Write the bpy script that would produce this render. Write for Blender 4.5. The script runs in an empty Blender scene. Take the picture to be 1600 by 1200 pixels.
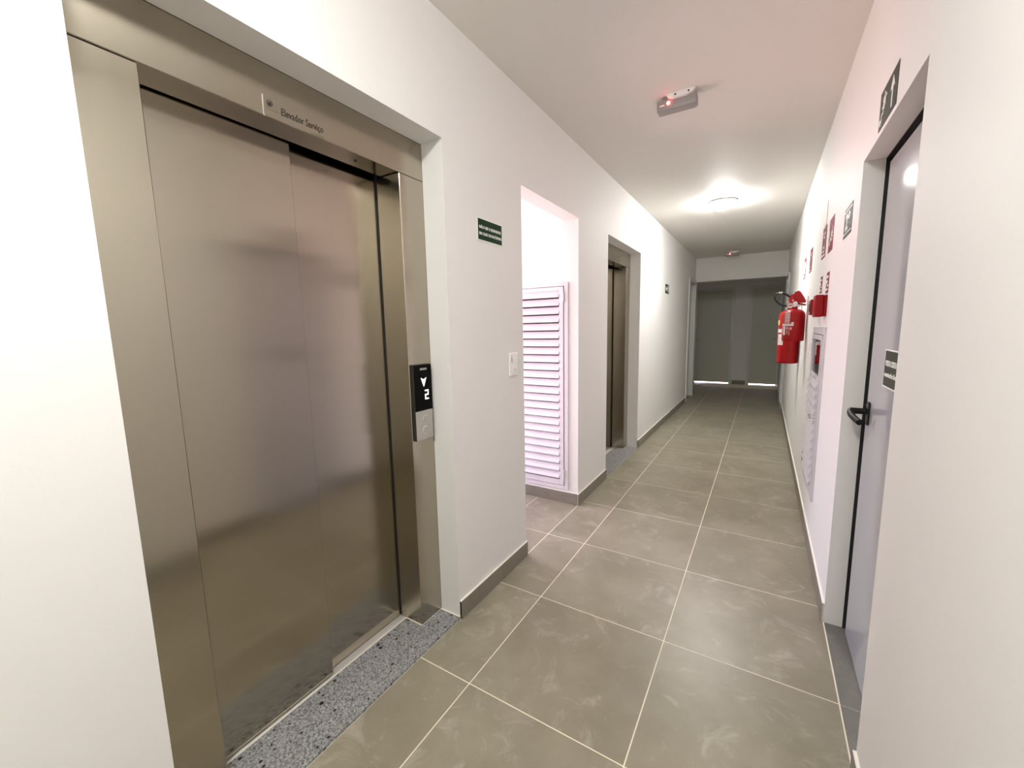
import bpy, bmesh, math, random
from mathutils import Matrix, Vector

random.seed(7)
PI = math.pi
scene = bpy.context.scene
COL = scene.collection

# ------------------------------------------------------------------ camera, world, exposure
cam_data = bpy.data.cameras.new('camera')
cam = bpy.data.objects.new('camera', cam_data)
COL.objects.link(cam)
cam_data.sensor_width = 36.0
cam_data.lens = 640.596 * 36.0 / 1600.0
cam_data.clip_start = 0.01
RT = Vector((0.85362521, 0.52054348, -0.01893381))
DN = Vector((0.05256678, -0.12225249, -0.99110598))
FW = Vector((-0.51822846, 0.84503776, -0.1317211))
M = Matrix((RT, -DN, -FW)).transposed().to_4x4()
M.translation = Vector((0.902568, -1.114134, 1.354803))
cam.matrix_world = M
scene.camera = cam

vs = scene.view_settings
vs.view_transform = 'Standard'
vs.look = 'None'
vs.gamma = 1.0
vs.use_curve_mapping = False
vs.exposure = 0.32
scene.cycles.diffuse_bounces = 8
scene.cycles.max_bounces = 12
scene.cycles.use_denoising = True

SKY = (0.78, 0.76, 1.0)
EARTH = (1.0, 0.61, 0.59)
SKY_STRENGTH = 9.0
LAMP_STRENGTH = 165.0
LAMP_COLOUR = (1.0, 0.99, 0.955)

world = bpy.data.worlds.new('world')
scene.world = world
world.use_nodes = True
wn = world.node_tree.nodes
wl = world.node_tree.links
wn.clear()
w_out = wn.new('ShaderNodeOutputWorld')
w_bg = wn.new('ShaderNodeBackground')
w_tc = wn.new('ShaderNodeTexCoord')
w_sep = wn.new('ShaderNodeSeparateXYZ')
w_map = wn.new('ShaderNodeMapRange')
w_ramp = wn.new('ShaderNodeMix')
w_ramp.data_type = 'RGBA'
w_map.inputs['From Min'].default_value = -0.12
w_map.inputs['From Max'].default_value = 0.12
w_ramp.inputs[6].default_value = (*EARTH, 1)
w_ramp.inputs[7].default_value = (*SKY, 1)
w_bg.inputs['Strength'].default_value = SKY_STRENGTH
wl.new(w_tc.outputs['Generated'], w_sep.inputs[0])
wl.new(w_sep.outputs['Z'], w_map.inputs['Value'])
wl.new(w_map.outputs[0], w_ramp.inputs[0])
wl.new(w_ramp.outputs[2], w_bg.inputs['Color'])
wl.new(w_bg.outputs[0], w_out.inputs['Surface'])

# the daylight opening guides the sky sampling (the portal gives no light of their own)
def sky_portal(loc, sx, sy, mtx):
    d = bpy.data.lights.new('window_portal', 'AREA')
    d.shape = 'RECTANGLE'
    d.size, d.size_y = sx, sy
    d.cycles.is_portal = True
    o = bpy.data.objects.new('window_portal', d)
    COL.objects.link(o)
    o.matrix_world = Matrix.Translation(loc) @ mtx.to_4x4()      # shines along its local -z, into the building
sky_portal((-1.60, 1.31, 1.30), 0.70, 2.0, Matrix(((0, 0, -1), (1, 0, 0), (0, -1, 0))))

# ------------------------------------------------------------------ materials
def mat(name, col, rough=0.5, metal=0.0, coat=0.0, spec=0.5, emit=None, estr=0.0):
    m = bpy.data.materials.new(name)
    m.use_nodes = True
    b = m.node_tree.nodes['Principled BSDF']
    b.inputs['Base Color'].default_value = (*col, 1)
    b.inputs['Roughness'].default_value = rough
    b.inputs['Metallic'].default_value = metal
    b.inputs['Coat Weight'].default_value = coat
    b.inputs['Specular IOR Level'].default_value = spec
    if emit:
        b.inputs['Emission Color'].default_value = (*emit, 1)
        b.inputs['Emission Strength'].default_value = estr
    return m

def nodes(m):
    return m.node_tree.nodes, m.node_tree.links, m.node_tree.nodes['Principled BSDF']

def add_bump(m, scale, strength, dist=0.002, detail=4):
    n, l, b = nodes(m)
    tc = n.new('ShaderNodeTexCoord')
    nz = n.new('ShaderNodeTexNoise')
    nz.inputs['Scale'].default_value = scale
    nz.inputs['Detail'].default_value = detail
    bp = n.new('ShaderNodeBump')
    bp.inputs['Strength'].default_value = strength
    bp.inputs['Distance'].default_value = dist
    l.new(tc.outputs['Object'], nz.inputs['Vector'])
    l.new(nz.outputs['Fac'], bp.inputs['Height'])
    l.new(bp.outputs[0], b.inputs['Normal'])

def mat_plaster(name, col):
    m = mat(name, col, 0.62, spec=0.3)
    add_bump(m, 60, 0.10, 0.004, 6)
    return m

def mat_tile(name, c1, c2, c3, rough=0.36):
    """porcelain tile: cloudy warm grey with paler scratches, shifted per piece"""
    m = mat(name, c1, rough)
    n, l, b = nodes(m)
    tc = n.new('ShaderNodeTexCoord')
    oi = n.new('ShaderNodeObjectInfo')
    sc = n.new('ShaderNodeVectorMath'); sc.operation = 'SCALE'
    sc.inputs[0].default_value = (37.0, 91.0, 13.0)
    l.new(oi.outputs['Random'], sc.inputs['Scale'])
    ad = n.new('ShaderNodeVectorMath'); ad.operation = 'ADD'
    l.new(tc.outputs['Object'], ad.inputs[0]); l.new(sc.outputs[0], ad.inputs[1])
    n1 = n.new('ShaderNodeTexNoise')
    n1.inputs['Scale'].default_value = 3.2; n1.inputs['Detail'].default_value = 6; n1.inputs['Roughness'].default_value = 0.6
    l.new(ad.outputs[0], n1.inputs['Vector'])
    r1 = n.new('ShaderNodeValToRGB')
    r1.color_ramp.elements[0].position = 0.35; r1.color_ramp.elements[0].color = (*c1, 1)
    r1.color_ramp.elements[1].position = 0.68; r1.color_ramp.elements[1].color = (*c2, 1)
    l.new(n1.outputs['Fac'], r1.inputs[0])
    n2 = n.new('ShaderNodeTexNoise')
    n2.inputs['Scale'].default_value = 5.5; n2.inputs['Detail'].default_value = 12; n2.inputs['Roughness'].default_value = 0.72
    n2.inputs['Distortion'].default_value = 1.4
    l.new(ad.outputs[0], n2.inputs['Vector'])
    r2 = n.new('ShaderNodeValToRGB')
    r2.color_ramp.elements[0].position = 0.53; r2.color_ramp.elements[0].color = (0, 0, 0, 1)
    r2.color_ramp.elements[1].position = 0.74; r2.color_ramp.elements[1].color = (0.75, 0.75, 0.75, 1)
    l.new(n2.outputs['Fac'], r2.inputs[0])
    mx = n.new('ShaderNodeMix'); mx.data_type = 'RGBA'
    l.new(r2.outputs[0], mx.inputs[0]); l.new(r1.outputs[0], mx.inputs[6])
    mx.inputs[7].default_value = (*c3, 1)
    l.new(mx.outputs[2], b.inputs['Base Color'])
    n3 = n.new('ShaderNodeTexNoise'); n3.inputs['Scale'].default_value = 160; n3.inputs['Detail'].default_value = 3
    l.new(ad.outputs[0], n3.inputs['Vector'])
    bp = n.new('ShaderNodeBump'); bp.inputs['Strength'].default_value = 0.08; bp.inputs['Distance'].default_value = 0.001
    l.new(n3.outputs['Fac'], bp.inputs['Height']); l.new(bp.outputs[0], b.inputs['Normal'])
    return m

def mat_steel(name, col, rough):
    """vertically brushed stainless steel: reflections smear sideways"""
    m = mat(name, col, rough, metal=1.0)
    n, l, b = nodes(m)
    b.inputs['Anisotropic'].default_value = 0.85
    tg = n.new('ShaderNodeTangent'); tg.direction_type = 'RADIAL'; tg.axis = 'Z'
    l.new(tg.outputs[0], b.inputs['Tangent'])
    tc = n.new('ShaderNodeTexCoord')
    mp = n.new('ShaderNodeMapping')
    mp.inputs['Scale'].default_value = (700.0, 700.0, 2.0)
    l.new(tc.outputs['Object'], mp.inputs[0])
    nz = n.new('ShaderNodeTexNoise'); nz.inputs['Scale'].default_value = 1.0; nz.inputs['Detail'].default_value = 2
    l.new(mp.outputs[0], nz.inputs['Vector'])
    mx = n.new('ShaderNodeMix'); mx.data_type = 'RGBA'
    mx.inputs[6].default_value = (*[c * 0.975 for c in col], 1); mx.inputs[7].default_value = (*[min(1, c * 1.025) for c in col], 1)
    l.new(nz.outputs['Fac'], mx.inputs[0]); l.new(mx.outputs[2], b.inputs['Base Color'])
    return m

def mat_granite(name, dark, light, speck):
    m = mat(name, dark, 0.3)
    n, l, b = nodes(m)
    tc = n.new('ShaderNodeTexCoord')
    v1 = n.new('ShaderNodeTexNoise'); v1.inputs['Scale'].default_value = 150; v1.inputs['Detail'].default_value = 5; v1.inputs['Roughness'].default_value = 0.7
    l.new(tc.outputs['Object'], v1.inputs['Vector'])
    r1 = n.new('ShaderNodeValToRGB')
    r1.color_ramp.elements[0].position = 0.36; r1.color_ramp.elements[0].color = (*dark, 1)
    r1.color_ramp.elements[1].position = 0.66; r1.color_ramp.elements[1].color = (*light, 1)
    l.new(v1.outputs['Fac'], r1.inputs[0])
    v2 = n.new('ShaderNodeTexVoronoi'); v2.inputs['Scale'].default_value = 44; v2.inputs['Randomness'].default_value = 1.0
    l.new(tc.outputs['Object'], v2.inputs['Vector'])
    sp = n.new('ShaderNodeSeparateColor')
    l.new(v2.outputs['Color'], sp.inputs[0])
    # only a few cells carry a black speck, of varied size
    mr = n.new('ShaderNodeMapRange')
    mr.inputs['From Min'].default_value = 0.55; mr.inputs['From Max'].default_value = 1.0
    mr.inputs['To Min'].default_value = 0.0; mr.inputs['To Max'].default_value = 0.36
    l.new(sp.outputs[0], mr.inputs[0])
    lt = n.new('ShaderNodeMath'); lt.operation = 'LESS_THAN'
    l.new(v2.outputs['Distance'], lt.inputs[0]); l.new(mr.outputs[0], lt.inputs[1])
    mx = n.new('ShaderNodeMix'); mx.data_type = 'RGBA'
    l.new(lt.outputs[0], mx.inputs[0]); l.new(r1.outputs[0], mx.inputs[6])
    mx.inputs[7].default_value = (*speck, 1)
    l.new(mx.outputs[2], b.inputs['Base Color'])
    return m

WALL = mat_plaster('wall_paint', (0.80, 0.79, 0.775))
CEIL = mat_plaster('ceiling_paint', (0.78, 0.755, 0.715))
GROUT = mat('pale_grout', (0.86, 0.80, 0.66), 0.8)
CAULK = mat('white_caulk', (0.85, 0.82, 0.75), 0.6)
TILE = mat_tile('floor_tile', (0.240, 0.216, 0.156), (0.318, 0.290, 0.218), (0.46, 0.43, 0.355))
SKIRT = mat_tile('skirting_tile', (0.19, 0.17, 0.135), (0.25, 0.23, 0.19), (0.30, 0.28, 0.235), 0.45)
SLAB = mat_tile('threshold_slab', (0.15, 0.145, 0.13), (0.20, 0.19, 0.17), (0.24, 0.23, 0.2), 0.4)
STEEL = mat_steel('brushed_steel', (0.44, 0.40, 0.33), 0.20)
STEEL_D = mat_steel('brushed_steel_door', (0.44, 0.40, 0.33), 0.17)
DARK = mat('shade_black', (0.012, 0.012, 0.012), 0.7)  # black standing in for the shade in shafts and gaps
ALU = mat('aluminium', (0.72, 0.71, 0.68), 0.5, metal=0.6)
CHROME = mat('chrome', (0.75, 0.74, 0.72), 0.18, metal=1.0)
GRANITE = mat_granite('grey_granite', (0.06, 0.062, 0.065), (0.50, 0.505, 0.51), (0.010, 0.010, 0.010))
GLOSSBLACK = mat('display_glass', (0.003, 0.003, 0.003), 0.35, spec=0.06)
PANEL_SIDE = mat('panel_dark_case', (0.03, 0.03, 0.026), 0.5, spec=0.2)
PANEL_FACE = mat('panel_face', (0.50, 0.48, 0.44), 0.35, metal=0.7)
LEDW = mat('display_light', (1, 1, 1), 0.5, emit=(1, 1, 1), estr=1.6)
LEDRED = mat('red_led', (1, 0.1, 0.08), 0.3, emit=(1, 0.12, 0.09), estr=14.0)
DOORGREY = mat('door_enamel', (0.40, 0.40, 0.42), 0.09)
FARDOOR = mat('far_door_paint', (0.56, 0.57, 0.49), 0.4)
FRAMEPAINT = mat('door_frame_paint', (0.66, 0.67, 0.66), 0.4)
WHITEMETAL = mat('white_enamel', (0.72, 0.68, 0.72), 0.4, spec=0.3)
CABMETAL = mat('cabinet_enamel', (0.56, 0.545, 0.56), 0.4)
PLASTIC = mat('white_plastic', (0.90, 0.89, 0.87), 0.35)
GREYPLASTIC = mat('grey_white_plastic', (0.33, 0.31, 0.305), 0.45)
BLACK = mat('black_rubber', (0.010, 0.010, 0.011), 0.5, spec=0.3)
HANDLEBLACK = mat('black_handle', (0.008, 0.008, 0.008), 0.4, spec=0.25)
RED = mat('red_enamel', (0.34, 0.001, 0.004), 0.34, spec=0.28)
REDBOX = mat('red_plastic', (0.24, 0.001, 0.003), 0.45, spec=0.2)
HOSERED = mat('red_hose', (0.45, 0.008, 0.018), 0.6, spec=0.2)
SIGNRED = mat('sign_red', (0.20, 0.010, 0.022), 0.6, spec=0.12)
SIGNGREEN = mat('sign_green', (0.004, 0.030, 0.010), 0.6, spec=0.12)
SIGNDARK = mat('sign_dark_green', (0.045, 0.047, 0.036), 0.55, spec=0.2)
SIGNBLACK = mat('sign_black_green', (0.006, 0.012, 0.008), 0.6, spec=0.12)
SIGNWHITE = mat('sign_white', (0.80, 0.82, 0.76), 0.45)
INKDARK = mat('engraved_ink', (0.035, 0.025, 0.018), 0.5)
INKPALE = mat('engraved_pale', (0.16, 0.14, 0.09), 0.5)
YELLOW = mat('yellow_label', (0.75, 0.62, 0.20), 0.5)
LABELWHITE = mat('white_label', (0.72, 0.68, 0.66), 0.5)
LABELFADED = mat('faded_label_print', (0.62, 0.30, 0.30), 0.5)
LAMPGLASS = mat('lamp_opal_glass', (0.9, 0.9, 0.88), 0.3, emit=LAMP_COLOUR, estr=LAMP_STRENGTH)

GLASS = bpy.data.materials.new('cabinet_glass')
GLASS.use_nodes = True
_n, _l = GLASS.node_tree.nodes, GLASS.node_tree.links
_n.clear()
_o = _n.new('ShaderNodeOutputMaterial'); _t = _n.new('ShaderNodeBsdfTransparent'); _g = _n.new('ShaderNodeBsdfGlossy'); _m = _n.new('ShaderNodeMixShader')
_f = _n.new('ShaderNodeFresnel'); _f.inputs['IOR'].default_value = 1.3
_g.inputs['Roughness'].default_value = 0.03
_l.new(_f.outputs[0], _m.inputs[0]); _l.new(_t.outputs[0], _m.inputs[1]); _l.new(_g.outputs[0], _m.inputs[2]); _l.new(_m.outputs[0], _o.inputs['Surface'])

# ------------------------------------------------------------------ mesh helpers
def world_loc(o):
    v = Vector((0, 0, 0))
    while o:
        v += o.location
        o = o.parent
    return v

def attach(o, parent):
    """parent a mesh written in world coordinates: the mesh is moved into the parent's frame"""
    o.data.transform(Matrix.Translation(-world_loc(parent)))
    o.parent = parent

class MB:
    """collects simple solids in one bmesh and links them as one object"""
    def __init__(self):
        self.bm = bmesh.new()

    def box(self, x0, x1, y0, y1, z0, z1, bev=0.0, seg=1):
        x0, x1 = sorted((x0, x1)); y0, y1 = sorted((y0, y1)); z0, z1 = sorted((z0, z1))
        m = Matrix.Translation(((x0 + x1) / 2, (y0 + y1) / 2, (z0 + z1) / 2)) @ Matrix.Diagonal((x1 - x0, y1 - y0, z1 - z0, 1))
        r = bmesh.ops.create_cube(self.bm, size=1.0, matrix=m)
        if bev:
            es = list({e for v in r['verts'] for e in v.link_edges})
            bmesh.ops.bevel(self.bm, geom=es, offset=bev, segments=seg, affect='EDGES', profile=0.5)
        return self

    def rotbox(self, size, mtx, bev=0.0):
        r = bmesh.ops.create_cube(self.bm, size=1.0, matrix=mtx @ Matrix.Diagonal((*size, 1)))
        if bev:
            es = list({e for v in r['verts'] for e in v.link_edges})
            bmesh.ops.bevel(self.bm, geom=es, offset=bev, segments=1, affect='EDGES')
        return self

    def cyl(self, p, q, r, n=16, r2=None):
        p, q = Vector(p), Vector(q)
        d = q - p
        rot = d.to_track_quat('Z', 'Y').to_matrix().to_4x4()
        bmesh.ops.create_cone(self.bm, cap_ends=True, segments=n, radius1=r, radius2=r if r2 is None else r2, depth=d.length,
                              matrix=Matrix.Translation((p + q) / 2) @ rot)
        return self

    def lathe(self, prof, c=(0, 0, 0), n=32, a0=0.0, a1=2 * PI):
        full = abs(a1 - a0 - 2 * PI) < 1e-6
        k = n if full else n + 1
        rings = []
        for r, z in prof:
            if r < 1e-6:
                rings.append([self.bm.verts.new((c[0], c[1], c[2] + z))])
            else:
                rings.append([self.bm.verts.new((c[0] + r * math.cos(a0 + (a1 - a0) * i / n), c[1] + r * math.sin(a0 + (a1 - a0) * i / n), c[2] + z)) for i in range(k)])
        for A, B in zip(rings, rings[1:]):
            for i in range(n):
                j = (i + 1) % k
                if len(A) == 1 and len(B) == 1: continue
                if len(A) == 1: self.bm.faces.new((A[0], B[j], B[i]))
                elif len(B) == 1: self.bm.faces.new((A[i], A[j], B[0]))
                else: self.bm.faces.new((A[i], A[j], B[j], B[i]))
        return self

    def tube(self, pts, r, n=10, smooth=6):
        P = [Vector(p) for p in pts]
        if smooth:
            Q = []
            for i in range(len(P) - 1):
                p0 = P[max(i - 1, 0)]; p1 = P[i]; p2 = P[i + 1]; p3 = P[min(i + 2, len(P) - 1)]
                for s in range(smooth):
                    t = s / smooth
                    Q.append(0.5 * ((2 * p1) + (p2 - p0) * t + (2 * p0 - 5 * p1 + 4 * p2 - p3) * t * t + (3 * p1 - p0 - 3 * p2 + p3) * t ** 3))
            Q.append(P[-1]); P = Q
        rings = []
        up = Vector((0.13, 0.3, 1)).normalized()
        for i, p in enumerate(P):
            t = (P[min(i + 1, len(P) - 1)] - P[max(i - 1, 0)]).normalized()
            a = t.cross(up)
            if a.length < 1e-4: a = t.cross(Vector((1, 0, 0)))
            a.normalize(); b = a.cross(t)
            up = b
            rings.append([self.bm.verts.new(p + r * (math.cos(2 * PI * k / n) * a + math.sin(2 * PI * k / n) * b)) for k in range(n)])
        for A, B in zip(rings, rings[1:]):
            for k in range(n):
                self.bm.faces.new((A[k], A[(k + 1) % n], B[(k + 1) % n], B[k]))
        self.bm.faces.new(rings[0][::-1]); self.bm.faces.new(rings[-1])
        return self

    def prism(self, pts, depth, mtx):
        """flat outline (u, v) extruded by depth along w, placed by mtx"""
        lo = [self.bm.verts.new(mtx @ Vector((u, v, 0))) for u, v in pts]
        hi = [self.bm.verts.new(mtx @ Vector((u, v, depth))) for u, v in pts]
        n = len(pts)
        self.bm.faces.new(lo[::-1]); self.bm.faces.new(hi)
        for i in range(n):
            self.bm.faces.new((lo[i], lo[(i + 1) % n], hi[(i + 1) % n], hi[i]))
        return self

    def build(self, name, material, parent=None, smooth=False, kind=None):
        bm = self.bm
        bmesh.ops.recalc_face_normals(bm, faces=bm.faces)
        me = bpy.data.meshes.new(name)
        bm.to_mesh(me); bm.free()
        me.materials.append(material)
        if smooth:
            me.polygons.foreach_set('use_smooth', [True] * len(me.polygons))
            me.set_sharp_from_angle(angle=math.radians(38))
        o = bpy.data.objects.new(name, me)
        COL.objects.link(o)
        if parent: attach(o, parent)
        if kind: o['kind'] = kind
        return o

def tag(o, label, cat, group=None):
    o['label'] = label; o['category'] = cat
    if group: o['group'] = group
    return o

def thing(name, label, cat, loc=(0, 0, 0), group=None):
    o = bpy.data.objects.new(name, None)
    o.empty_display_size = 0.1
    COL.objects.link(o)
    o.location = loc
    return tag(o, label, cat, group)

def structure(name, loc=(0, 0, 0)):
    o = bpy.data.objects.new(name, None)
    o.empty_display_size = 0.1
    COL.objects.link(o)
    o.location = loc
    o['kind'] = 'structure'
    return o

def instance(src, name, parent, offset):
    """one more piece sharing src's mesh, moved by offset"""
    c = src.copy()
    COL.objects.link(c)
    c.name = name
    c.parent = parent
    c.location = Vector(src.location) + Vector(offset)
    return c

def copy_tree(o, parent=None):
    c = o.copy(); COL.objects.link(c)
    if parent: c.parent = parent
    for ch in list(o.children):
        copy_tree(ch, c)
    return c

# planes for signs: local u (right), v (up), w (out of the wall)
def plane_left(y, z, x=-0.2565):          # on the left wall, read along +y
    return Matrix(((0, 0, 1, x), (1, 0, 0, y), (0, 1, 0, z), (0, 0, 0, 1)))

def plane_right(y, z, x=1.2035):          # on the right wall, read along -y
    return Matrix(((0, 0, -1, x), (-1, 0, 0, y), (0, 1, 0, z), (0, 0, 0, 1)))

def plane_far(x, z, y=9.60):
    return Matrix(((1, 0, 0, x), (0, 0, -1, y), (0, 1, 0, z), (0, 0, 0, 1)))

def text_part(name, s, mtx, width, height, material, parent, bold=0.0, w=0.0):
    """lettering as thin real geometry, fitted into width x height, centred at mtx's origin"""
    cu = bpy.data.curves.new(name, 'FONT')
    cu.body = s
    cu.size = 1.0
    cu.align_x = 'CENTER'; cu.align_y = 'CENTER'
    cu.offset = bold
    cu.extrude = 0.006
    cu.resolution_u = 3
    t = bpy.data.objects.new(name, cu)
    COL.objects.link(t)
    dg = bpy.context.evaluated_depsgraph_get()
    me = bpy.data.meshes.new_from_object(t.evaluated_get(dg))
    bpy.data.objects.remove(t)
    xs = [v.co.x for v in me.vertices]; ys = [v.co.y for v in me.vertices]
    cx, cy = (min(xs) + max(xs)) / 2, (min(ys) + max(ys)) / 2
    sx, sy = width / (max(xs) - min(xs)), height / (max(ys) - min(ys))
    T = mtx @ Matrix.Translation((0, 0, w)) @ Matrix.Diagonal((sx, sy, 0.08, 1)) @ Matrix.Translation((-cx, -cy, 0.006))
    me.transform(T)
    me.materials.clear(); me.materials.append(material)
    o = bpy.data.objects.new(name, me)
    COL.objects.link(o)
    attach(o, parent)
    return o

def rect(u0, u1, v0, v1):
    return [(u0, v0), (u1, v0), (u1, v1), (u0, v1)]

def seg2(p, q, w):
    d = Vector((q[0] - p[0], q[1] - p[1])).normalized() * w / 2
    n = Vector((-d.y, d.x))
    return [(p[0] + n.x, p[1] + n.y), (p[0] - n.x, p[1] - n.y), (q[0] - n.x, q[1] - n.y), (q[0] + n.x, q[1] + n.y)]

def disc(c, r, n=16):
    return [(c[0] + r * math.cos(2 * PI * i / n), c[1] + r * math.sin(2 * PI * i / n)) for i in range(n)]

def glyphs(name, polys, mtx, w, material, parent, depth=0.0008):
    b = MB()
    T = mtx @ Matrix.Translation((0, 0, w))
    for i, p in enumerate(polys):
        b.prism(p, depth + i * 0.00002, T)
    return b.build(name, material, parent)

def frame_polys(u0, u1, v0, v1, t):
    return [rect(u0, u1, v0, v0 + t), rect(u0, u1, v1 - t, v1), rect(u0, u0 + t, v0 + t, v1 - t), rect(u1 - t, u1, v0 + t, v1 - t)]

# ------------------------------------------------------------------ dimensions (metres)
XL, XR, H = -0.256, 1.203, 2.605
WT = 0.115                                # partition thickness
YB, YE = -3.4, 9.65                       # corridor ends

def grid_wall(name, axis, a, b, uv, holes, parent=None, material=None):
    """wall slab between axis=a..b with rectangular holes; uv=(u0,u1,v0,v1); real reveals at the holes"""
    us = sorted({uv[0], uv[1], *[h[0] for h in holes], *[h[1] for h in holes]})
    zs = sorted({uv[2], uv[3], *[h[2] for h in holes], *[h[3] for h in holes]})
    us = [u for u in us if uv[0] <= u <= uv[1]]; zs = [z for z in zs if uv[2] <= z <= uv[3]]
    nu, nz = len(us) - 1, len(zs) - 1
    def solid(i, j):
        if not (0 <= i < nu and 0 <= j < nz): return False
        cu, cz = (us[i] + us[i + 1]) / 2, (zs[j] + zs[j + 1]) / 2
        return not any(h[0] < cu < h[1] and h[2] < cz < h[3] for h in holes)
    m = MB(); bm = m.bm; cache = {}
    def V(s, u, z):
        k = (round(s, 5), round(u, 5), round(z, 5))
        if k not in cache:
            cache[k] = bm.verts.new((s, u, z) if axis == 'x' else (u, s, z))
        return cache[k]
    for i in range(nu):
        for j in range(nz):
            if not solid(i, j): continue
            u0, u1, z0, z1 = us[i], us[i + 1], zs[j], zs[j + 1]
            for s in (a, b):
                bm.faces.new((V(s, u0, z0), V(s, u1, z0), V(s, u1, z1), V(s, u0, z1)))
            if not solid(i - 1, j): bm.faces.new((V(a, u0, z0), V(b, u0, z0), V(b, u0, z1), V(a, u0, z1)))
            if not solid(i + 1, j): bm.faces.new((V(a, u1, z0), V(b, u1, z0), V(b, u1, z1), V(a, u1, z1)))
            if not solid(i, j - 1): bm.faces.new((V(a, u0, z0), V(b, u0, z0), V(b, u1, z0), V(a, u1, z0)))
            if not solid(i, j + 1): bm.faces.new((V(a, u0, z1), V(b, u0, z1), V(b, u1, z1), V(a, u1, z1)))
    bmesh.ops.dissolve_limit(bm, angle_limit=0.01, verts=bm.verts, edges=bm.edges)
    return m, bm

EL_Y0, EL_Y1, EL_Z = -0.816, 0.266, 2.132
EL_STEP = 3.181
NI_Y0, NI_Y1, NI_Z = 0.905, 1.716, 2.125
DL_Y0, DL_Y1, DL_Z = 6.76, 7.50, 2.15
LOB_Y = 7.60                               # where the left wall ends and the lobby widens
ZB = -0.02

# ------------------------------------------------------------------ walls
m, _ = grid_wall('wall_left', 'x', XL - WT, XL, (YB, LOB_Y, ZB, H + 0.02),
                 [(EL_Y0, EL_Y1, ZB - 1, EL_Z), (EL_Y0 + EL_STEP, EL_Y1 + EL_STEP, ZB - 1, EL_Z),
                  (NI_Y0, NI_Y1, ZB - 1, NI_Z), (DL_Y0, DL_Y1, ZB - 1, DL_Z)])
m.build('wall_left', WALL, kind='structure')

# the shafts behind the two lifts
for k, y in enumerate((0.0, EL_STEP)):
    b = MB()
    y0, y1 = EL_Y0 + y - 0.06, EL_Y1 + y + 0.06
    b.box(-0.86, -0.80, y0, y1, ZB, 2.30).box(-0.80, XL - WT, y0, y0 + 0.05, ZB, 2.30).box(-0.80, XL - WT, y1 - 0.05, y1, ZB, 2.30).box(-0.80, XL - WT, y0 + 0.05, y1 - 0.05, 2.20, 2.30)
    b.build('wall_shaft', DARK, kind='structure')

# alcove walls
XA = -1.60
m, _ = grid_wall('wall_alcove_end', 'x', XA - 0.12, XA, (NI_Y0 - 0.15, NI_Y1 + 0.15, ZB, H + 0.02), [(NI_Y0 + 0.05, NI_Y1 - 0.05, 0.30, 2.30)])
m.build('wall_alcove_end', WALL, kind='structure')
MB().box(XA, XL - WT, NI_Y1, NI_Y1 + 0.10, ZB, H + 0.02).build('wall_alcove_far', WALL, kind='structure')
MB().box(XA, XL - WT, NI_Y0 - 0.10, NI_Y0, ZB, H + 0.02).build('wall_alcove_near', WALL, kind='structure')

# window at the end of the alcove: aluminium frame with open panes
win = structure('window_1', (XA, 1.31, 1.30))
b = MB()
for (y0, y1, z0, z1) in ((0.955, 0.985, 0.30, 2.30), (1.636, 1.666, 0.30, 2.30), (0.985, 1.636, 0.30, 0.33), (0.985, 1.636, 2.27, 2.30)):
    b.box(XA - 0.09, XA - 0.05, y0, y1, z0, z1, 0.003)
b.build('window_frame', ALU, win)

# right wall: fire door opening and cabinet niche, far flat door
DR_Y0, DR_Y1, DR_Z = 0.318, 1.082, 1.984
CB = (1.795, 2.40, 0.30, 1.335)
FR_Y0, FR_Y1 = 6.80, 7.46
m, _ = grid_wall('wall_right', 'x', XR, XR + WT, (YB, YE + 0.12, ZB, H + 0.02),
                 [(DR_Y0, DR_Y1, ZB - 1, DR_Z), (CB[0] + 0.02, CB[1] - 0.02, CB[2] + 0.02, CB[3] - 0.02), (FR_Y0, FR_Y1, ZB - 1, 2.12)])
m.build('wall_right', WALL, kind='structure')

# far wall with two flat doors
D3, D4 = (-0.50, 0.252), (0.645, 1.185)
m, _ = grid_wall('wall_back', 'y', YE, YE + 0.12, (-0.70, XR, ZB, H + 0.02), [(D3[0], D3[1], ZB - 1, 2.17), (D4[0], D4[1], ZB - 1, 2.17)])
m.build('wall_back', WALL, kind='structure')
MB().box(-0.68, -0.56, LOB_Y, YE, ZB, H + 0.02).build('wall_lobby', WALL, kind='structure')
MB().box(-0.68, XL - WT, LOB_Y - 0.11, LOB_Y, ZB, H + 0.02).build('wall_return', WALL, kind='structure')
MB().box(XL - WT, XR + WT, YB - 0.12, YB, ZB, H + 0.02).build('wall_front', WALL, kind='structure')
MB().box(XL, XR, 7.50, 7.60, 2.175, H).build('trim_1', WALL, kind='structure')          # beam over the lobby entrance

# ceiling
b = MB()
b.box(-0.72, XR + WT, YB - 0.12, YE + 0.12, H, H + 0.12)
b.box(XA - 0.12, -0.72, NI_Y0 - 0.15, NI_Y1 + 0.15, H, H + 0.12)
b.build('ceiling', CEIL, kind='structure')

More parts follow.
